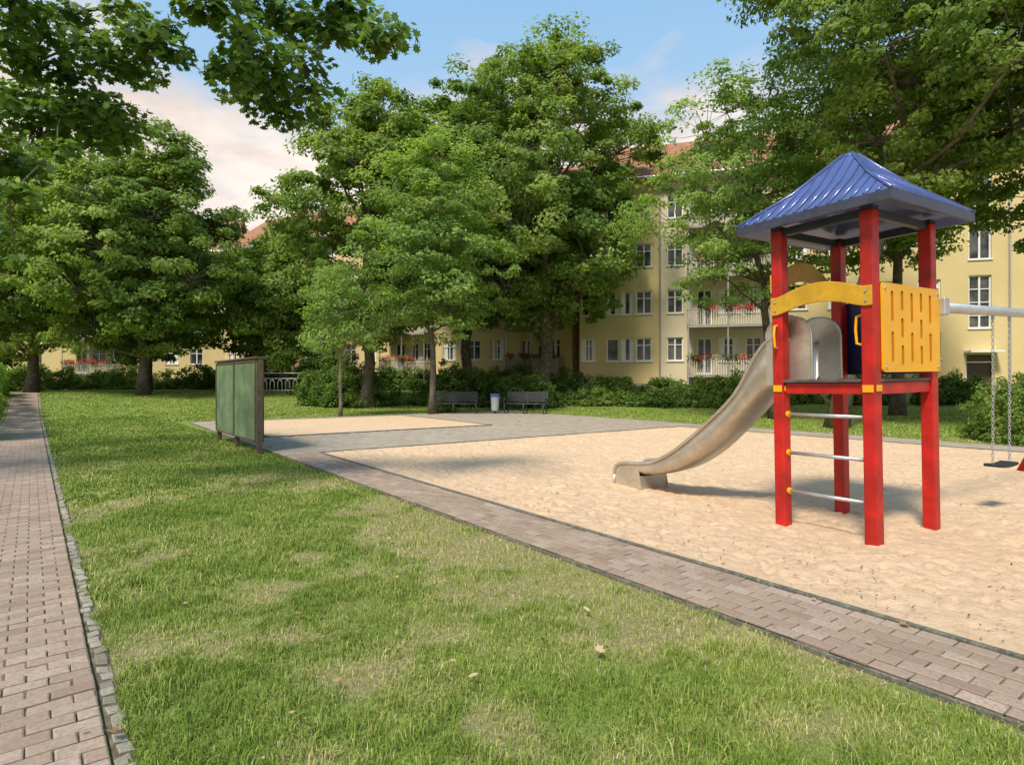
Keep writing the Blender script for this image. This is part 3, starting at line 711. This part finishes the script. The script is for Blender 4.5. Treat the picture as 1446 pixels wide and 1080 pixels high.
def arch(name,mb_axis,off,l0,l1,z0,h,rise,th,mat):
    n=14; up=[];dn=[]
    for i in range(n+1):
        f=i/n; e=max(0,math.sin(math.pi*np.clip((f-.1)/.8,0,1)))**.9; x=l0+(l1-l0)*f
        up.append((x,z0+h+rise*e)); dn.append((x,z0+rise*.9*e))
    pts=dn+up[::-1]
    mb=MB(); extrude_xz(mb,pts,off,off+th)
    if mb_axis=='y': mb.v=[(v[1],v[0],v[2]) for v in mb.v]; mb.f=[tuple(reversed(f)) for f in mb.f]
    return mb.obj(name,[M[mat]],parent=tw,bevel=.006)
arch('arch_rail_ladder_side','y',-hx-pw-.024,-hy-.055,hy+.06,2.31,.19,.10,.022,'yelD')
arch('arch_rail_slide_side','x',hy+pw+.002,-hx-.05,hx+.05,2.56,.2,.19,.022,'yelD')
p=MB()
for yy in (-hy+.0,hy+.0):
    for zz in (2.36,2.45): p.tube([(-hx-pw-.034,yy,zz),(-hx-pw-.02,yy,zz)],.012,8)
p.obj('arch_bolts',[M['galv']],parent=tw)
p=MB(); p.box(hx+pw+.002,hx+pw+.02,-hy-.05,hy+.05,1.66,2.5); p.obj('blue_side_panel',[M['bluep']],parent=tw,bevel=.006)
p=MB()
for z in (.43,.84,1.25): p.tube([(-hx,-hy+pw-.01,z),(-hx,hy-pw+.01,z)],.019,10)
p.obj('ladder_rungs',[M['galv']],parent=tw,smooth=True)
p=MB()
for z in (.43,.84,1.25,):
    p.tube([(-hx,hy-pw-.03,z),(-hx,hy-pw+.0,z)],.034,10)
p.tube([(-hx-pw,hy+.0,2.2),(-hx-pw-.07,hy-.02,2.19),(-hx-pw-.085,hy-.02,2.1),(-hx-pw-.07,hy-.02,1.97),(-hx-pw,hy,1.96)],.014,8)
p.tube([(-hx+pw*.2,-hy+pw,2.24),(-hx+.0,-hy+pw+.07,2.22),(-hx+.0,-hy+pw+.08,2.1),(-hx,-hy+pw+.07,1.96),(-hx+pw*.2,-hy+pw,1.94)],.014,8)
for (a,b) in posts[:1]+posts[3:]:
    p.box(a-pw-.012,a-pw-.001,b-.05,b+.05,1.49,1.56); p.box(a-.045,a+.045,b-pw-.012,b-pw-.001,1.50,1.56)
p.obj('handles_and_clamps',[M['yel']],parent=tw,bevel=.003)
# slide
SX0,SX1=-.43,.09
st=[(.44,1.60,2.04),(.66,1.56,2.08),(.87,1.44,1.90),(1.18,1.14,1.44),(1.66,.72,1.03),(2.09,.46,.72),(2.47,.33,.52),(2.79,.285,.45),(3.08,.27,.43),(3.22,.24,.40),(3.30,.16,.34),(3.33,.02,.24)]
def cat(p0,p1,p2,p3,t): return .5*((2*p1)+(-p0+p2)*t+(2*p0-5*p1+4*p2-p3)*t*t+(-p0+3*p1-3*p2+p3)*t**3)
S=[np.array(q) for q in st]; fine=[]
for i in range(len(S)-1):
    for k_ in range(4): fine.append(cat(S[max(0,i-1)],S[i],S[i+1],S[min(len(S)-1,i+2)],k_/4))
fine.append(S[-1])
p=MB()
for q in fine:
    y,zb,zt=q; zt=max(zt,zb+.05)
    p.v+=[(SX0-.015,y,zt),(SX0,y,zb+.05),(SX0+.05,y,zb+.012),(SX0+.26,y,zb),(SX1-.05,y,zb+.012),(SX1,y,zb+.05),(SX1+.015,y,zt)]
for i in range(len(fine)-1):
    for k_ in range(6): p.f.append((i*7+k_,i*7+k_+1,(i+1)*7+k_+1,(i+1)*7+k_)); p.m.append(0)
sl=p.obj('slide_chute',[M['steel']],parent=tw,smooth=True); so=sl.modifiers.new('s','SOLIDIFY'); so.thickness=.012; so.offset=0
p=MB()
for x in (SX0-.02,SX1+.02):
    p.tube([(x,q[0],max(q[2],q[1]+.05)) for q in fine],.022,8)
    p.tube([(x,3.33,.24),(x,3.335,-.02)],.02,8)
p.obj('slide_rims',[M['steel']],parent=tw,smooth=True)
p=MB()
for x in (SX0-.012,SX1+.002):
    q=MB(); extrude_xz(q,[(2.74,-.03),(3.31,-.03),(3.31,.30),(3.1,.33),(2.82,.34)],x,x+.010); q.v=[(v[1],v[0],v[2]) for v in q.v]
    b_=len(p.v); p.v+=q.v; p.f+=[tuple(b_+i for i in reversed(f)) for f in q.f]; p.m+=q.m
p.box(SX0,SX1,2.80,2.812,-.03,.26)
p.obj('slide_foot_plates',[M['steel']],parent=tw,bevel=.002)
p=MB()
for x in (SX0-.03,SX1+.01):
    pts=[]
    for i in range(13): an=math.pi*i/12; pts.append((.46+math.cos(an)*.27,2.08+math.sin(an)*.24))
    pts+= [(.19,1.62),(.73,1.55)]
    q=MB(); extrude_xz(q,pts,x,x+.012); q.v=[(v[1],v[0],v[2]) for v in q.v]
    b_=len(p.v); p.v+=q.v; p.f+=[tuple(b_+i for i in reversed(f)) for f in q.f]; p.m+=q.m
    p.tube([(x+.006,.46+math.cos(math.pi*i/12)*.27,2.08+math.sin(math.pi*i/12)*.24) for i in range(13)]+[(x+.006,.19,1.62)],.014,6)
p.obj('slide_cheeks',[M['steel']],parent=tw,bevel=.003)
# roof
rx_,ry_=.84,.80; ez0,ez1,az=3.21,3.30,4.0
cor=[(-rx_,-ry_),(rx_,-ry_),(rx_,ry_),(-rx_,ry_)]
p=MB()
for i in range(4):
    a=cor[i]; b=cor[(i+1)%4]
    t=.06
    k1=.5; m0=(a[0]*k1,a[1]*k1,ez1+(az-ez1)*.46); m1=(b[0]*k1,b[1]*k1,ez1+(az-ez1)*.46)
    p.quad((a[0],a[1],ez1),(b[0],b[1],ez1),m1,m0); p.quad(m0,m1,(b[0]*t,b[1]*t,az),(a[0]*t,a[1]*t,az))
    p.quad((a[0],a[1],ez0),(b[0],b[1],ez0),(b[0],b[1],ez1),(a[0],a[1],ez1),1)
    s_=.95; p.quad((a[0],a[1],ez0),(a[0]*s_,a[1]*s_,ez0),(b[0]*s_,b[1]*s_,ez0),(b[0],b[1],ez0),1)
    p.quad((a[0]*s_,a[1]*s_,ez0),(a[0]*.8,a[1]*.8,ez0+.07),(b[0]*.8,b[1]*.8,ez0+.07),(b[0]*s_,b[1]*s_,ez0),0)
    p.quad((a[0]*.8,a[1]*.8,ez0+.07),(a[0]*.1,a[1]*.1,ez0+.28),(b[0]*.1,b[1]*.1,ez0+.28),(b[0]*.8,b[1]*.8,ez0+.07),0)
p.quad(*[(c_[0]*.06,c_[1]*.06,az) for c_ in cor]); 
p.obj('roof_shell',[M['blue'],M['navy']],parent=tw)
p=MB()
def rz(m_):
    return ez1+(az-ez1)*(.46*(1-m_)/.5) if m_>.5 else ez1+(az-ez1)*(.46+.54*(.5-m_)/.44)
for i in range(4):
    a=np.array(cor[i]); b=np.array(cor[(i+1)%4])
    for k_ in range(1,14):
        f=k_/14; g=abs(2*f-1); mm=(a+b)/2
        pts=[]
        for lvl in (1.0,.5,max(g,.08)):
            if lvl<g: lvl=g
            q=mm*lvl+(b-a)/2*(2*f-1); pts.append((q[0],q[1],rz(lvl)+.002))
        if g>.5: pts=[pts[0],pts[2]]
        p.tube(pts,[.019]*(len(pts)-1)+[.010],6)
    q=[(a[0]*l,a[1]*l,rz(l)+.005) for l in (1,.5,.06)]; p.tube(q,.018,8)
p.tube([(0,0,az-.03),(0,0,az+.012)],[.085,.06],10)
p.obj('roof_ribs',[M['blue']],parent=tw,smooth=True)
p=MB()
for (a,b,c_,d) in ((-hx+pw,hx-pw,-hy-.03,-hy+.03),(-hx+pw,hx-pw,hy-.03,hy+.03),(-hx-.03,-hx+.03,-hy+pw,hy-pw),(hx-.03,hx+.03,-hy+pw,hy-pw)): p.box(a,b,c_,d,3.16,3.24)
p.obj('roof_beams',[M['navy']],parent=tw)
# ------------------------------------------------------------------ swing
sw=empty('swing_set',(4.457,6.25,0),R_(31.9))
p=MB(); bz=2.37
p.tube([(.06,0,bz),(5.78,0,bz+.18)],.055,14); p.obj('beam',[M['galv']],parent=sw,smooth=True)
p=MB(); p.box(-.02,.09,-.09,.09,bz-.09,bz+.09); p.obj('beam_bracket',[M['galv']],parent=sw,bevel=.01)
p=MB()
for s_ in (1,-1): p.tube([(5.78,s_*1.17,-.05),(5.78,s_*.06,bz+.12)],.05,12)
p.tube([(5.78,-.62,1.2),(5.78,.62,1.2)],.035,10)
p.obj('a_frame_legs',[M['red']],parent=sw,smooth=True)
for cx_ in (1.65,4.0):
    p=MB(); zt=bz+.03*cx_; zs_=.60
    for xo in (-.24,.24):
        n=46; zz=np.linspace(zt-.06,zs_+.02,n)
        for i in range(n-1):
            c1=(zz[i]+zz[i+1])/2; hl=(zz[i]-zz[i+1])*.62; w_=.011
            if i%2: pts=[(cx_+xo-w_,0,c1-hl),(cx_+xo-w_,0,c1+hl),(cx_+xo+w_,0,c1+hl),(cx_+xo+w_,0,c1-hl),(cx_+xo-w_,0,c1-hl)]
            else: pts=[(cx_+xo,-w_,c1-hl),(cx_+xo,-w_,c1+hl),(cx_+xo,w_,c1+hl),(cx_+xo,w_,c1-hl),(cx_+xo,-w_,c1-hl)]
            p.tube(pts,.0038,4)
        p.tube([(cx_+xo,0,zt-.1),(cx_+xo,0,zt+.06)],.018,8)
    p.obj('chains',[M['galv']],parent=sw)
    p=MB(); 
    for i in range(8):
        f=(i-3.5)/3.5
        p.box(cx_-.25+i*.0625,cx_-.25+(i+1)*.0625-.001,-.09,.09,zs_-.03+.012*f*f,zs_+.005+.012*f*f)
    p.obj('seat',[M['rub']],parent=sw,bevel=.006)
# ------------------------------------------------------------------ notice board
p0=np.array(W(3.81,13.37)); p1=np.array(W(3.88,17.2)); dv=p1-p0; Lb=float(np.hypot(*dv)); nb=empty('notice_board',(p0[0],p0[1],0),math.atan2(dv[1],dv[0]))
p=MB()
for x in (0,Lb/2,Lb): p.box(x-.05,x+.05,-.05,.05,-.1,2.06)
p.box(-.06,Lb+.06,-.11,.11,2.062,2.11)
p.obj('posts_and_cap',[M['boardw']],parent=nb,bevel=.008)
p=MB()
for a,b in ((.0,Lb/2-.008),(Lb/2+.008,Lb)):
    p.box(a,b,.052,.075,.27,2.04); p.box(a,b,-.075,-.052,.27,2.04)
p.obj('panels',[M['boardg']],parent=nb,bevel=.003)
p=MB()
for a,b in ((.0,Lb/2-.01),(Lb/2+.01,Lb)):
    for y_ in ((.077,.095),(-.095,-.077)):
        p.box(a,b,y_[0],y_[1],2.0,2.04); p.box(a,b,y_[0],y_[1],.27,.31); p.box(a,a+.04,y_[0],y_[1],.312,1.998); p.box(b-.04,b,y_[0],y_[1],.312,1.998)
p.obj('panel_frames',[M['boardw']],parent=nb,bevel=.003)
# ------------------------------------------------------------------ benches
def bench(x,y,rot,wd):
    z=.05; b=empty('park_bench',(x,y,z),rot)
    p=MB(); 
    for i in range(7): yy=-.22+i*.066; p.box(-wd/2,wd/2,yy,yy+.05,.44+.003*abs(i-3),.465+.003*abs(i-3))
    p.obj('seat',[M['benchm']],parent=b,bevel=.004)
    p=MB()
    for i in range(6): zz=.55+i*.08; yy=.25+i*.018; p.box(-wd/2,wd/2,yy,yy+.022,zz,zz+.055)
    p.obj('backrest',[M['benchm']],parent=b,bevel=.004)
    for k_,sx in enumerate((-wd/2+.06,0,wd/2-.06)):
        p=MB()
        p.tube([(sx,-.22,0),(sx,-.24,.43),(sx,-.2,.44),(sx,.25,.44),(sx,.38,1.03)],.028,8)
        p.tube([(sx,.24,0),(sx,.2,.44)],.028,8); p.tube([(sx,-.27,.012),(sx,.3,.012)],.022,8)
        if sx!=0: p.tube([(sx,-.24,.43),(sx,-.27,.66),(sx,-.2,.68),(sx,.3,.68)],.024,8)
        p.obj('leg_frame_%d'%(k_+1),[M['benchm']],parent=b,smooth=True)
bench(-2.75,28.0,R_(2),2.25); bench(.62,27.8,R_(-22),2.05)
wb=empty('waste_bin',(-.8,28.0,.05))
p=MB(); p.tube([(0,0,.12),(0,0,.16),(0,0,.78)],[.16,.17,.21],20); p.obj('container',[M['bing']],parent=wb,smooth=False)
p=MB(); p.tube([(0,0,.78),(0,0,.80),(0,0,.9),(0,0,.92)],[.225,.23,.23,.2],20); p.obj('rim',[M['binb']],parent=wb)
p=MB(); p.tube([(0,.24,0),(0,.24,.95)],.03,8); p.box(-.03,.03,.2,.24,.5,.56); p.tube([(0,0,0),(0,0,.13)],.05,8); p.obj('post',[M['dark']],parent=wb)
zf=gzf(-14.2,38); bk=empty('bike_rack',(-14.2,38,zf),R_(4))
p=MB()
for i in range(8):
    x=-1.7+i*.48; p.tube([(x,0,0),(x,0,.85),(x+.06,0,1.0),(x+.2,0,1.0),(x+.26,0,.85),(x+.26,0,0)],.028,8)
p.tube([(-1.8,0,1.1),(2.1,0,1.1)],.035,8); p.tube([(-1.8,0,.35),(2.1,0,.35)],.025,8)
for x in (-1.8,2.1): p.tube([(x,0,0),(x,0,1.45)],.04,8)
p.tube([(-1.8,0,1.45),(2.1,0,1.45)],.03,8)
p.obj('rack_tubes',[M['galv']],parent=bk,smooth=True)
# ------------------------------------------------------------------ light & sky
SE,AZ=R_(52),R_(208)   # azimuth clockwise from +Y (behind the camera, to the left)
sd=Vector((math.sin(AZ)*math.cos(SE),math.cos(AZ)*math.cos(SE),math.sin(SE)))
sun=D.lights.new('sun','SUN'); sun.energy=4.8; sun.angle=R_(11); sun.color=(1,.92,.79)
so=link(D.objects.new('sun',sun)); so.rotation_euler=sd.to_track_quat('Z','Y').to_euler()
wd=D.worlds.new("World"); scene.world=wd; wd.use_nodes=True; nt=wd.node_tree; nt.nodes.clear()
out=nt.nodes.new('ShaderNodeOutputWorld'); bg=nt.nodes.new('ShaderNodeBackground'); bg.inputs[1].default_value=.15
sky=nt.nodes.new('ShaderNodeTexSky'); sky.sky_type='NISHITA'; sky.sun_disc=False; sky.sun_elevation=SE; sky.sun_rotation=AZ; sky.air_density=1.0; sky.dust_density=1.2; sky.ozone_density=1.0
tc=nt.nodes.new('ShaderNodeTexCoord'); mp=nt.nodes.new('ShaderNodeMapping'); mp.inputs['Scale'].default_value=(1.4,1.4,4.2); mp.inputs['Location'].default_value=(.35,.1,.2)
nt.links.new(tc.outputs['Generated'],mp.inputs['Vector'])
nz=noise(nt,1.7,7,.55,vec=mp.outputs[0],dist=.3)
sep=nt.nodes.new('ShaderNodeSeparateXYZ'); nt.links.new(tc.outputs['Generated'],sep.inputs[0])
el=math_(nt,'MULTIPLY',math_(nt,'SUBTRACT',.44,sep.outputs['Z']),1.3)
west=math_(nt,'MULTIPLY',sep.outputs['X'],-.16)
cov=math_(nt,'ADD',math_(nt,'ADD',nz,el),west)
mask=ramp(nt,cov,[(.48,(0,0,0)),(.68,(1,1,1))])
ccol=ramp(nt,noise(nt,3.1,6,vec=mp.outputs[0]),[(.36,(4.5,4.3,4.6)),(.50,(6.0,5.1,4.6)),(.64,(7.0,6.4,5.9))])
thin=mixc(nt,.70,sky.outputs[0],(2.1,4.4,6.9))
hz_=ramp(nt,sep.outputs['Z'],[(.1,(.6,.6,.6)),(.62,(0,0,0))])
thin=mixc(nt,hz_,thin,(5.4,5.8,6.3))
c=mixc(nt,mask,thin,ccol)
nt.links.new(c,bg.inputs[0]); nt.links.new(bg.outputs[0],out.inputs[0])
# ------------------------------------------------------------------ camera
cam=D.cameras.new('camera'); co=link(D.objects.new('camera',cam)); co.location=(0,0,1.6); co.rotation_euler=(R_(90),0,0)
cam.sensor_width=36; cam.lens=840/1446*36; cam.shift_y=-3/1446; cam.clip_end=3000; cam.clip_start=.05
scene.camera=co
scene.view_settings.view_transform='Standard'; scene.view_settings.look='None'; scene.view_settings.exposure=0
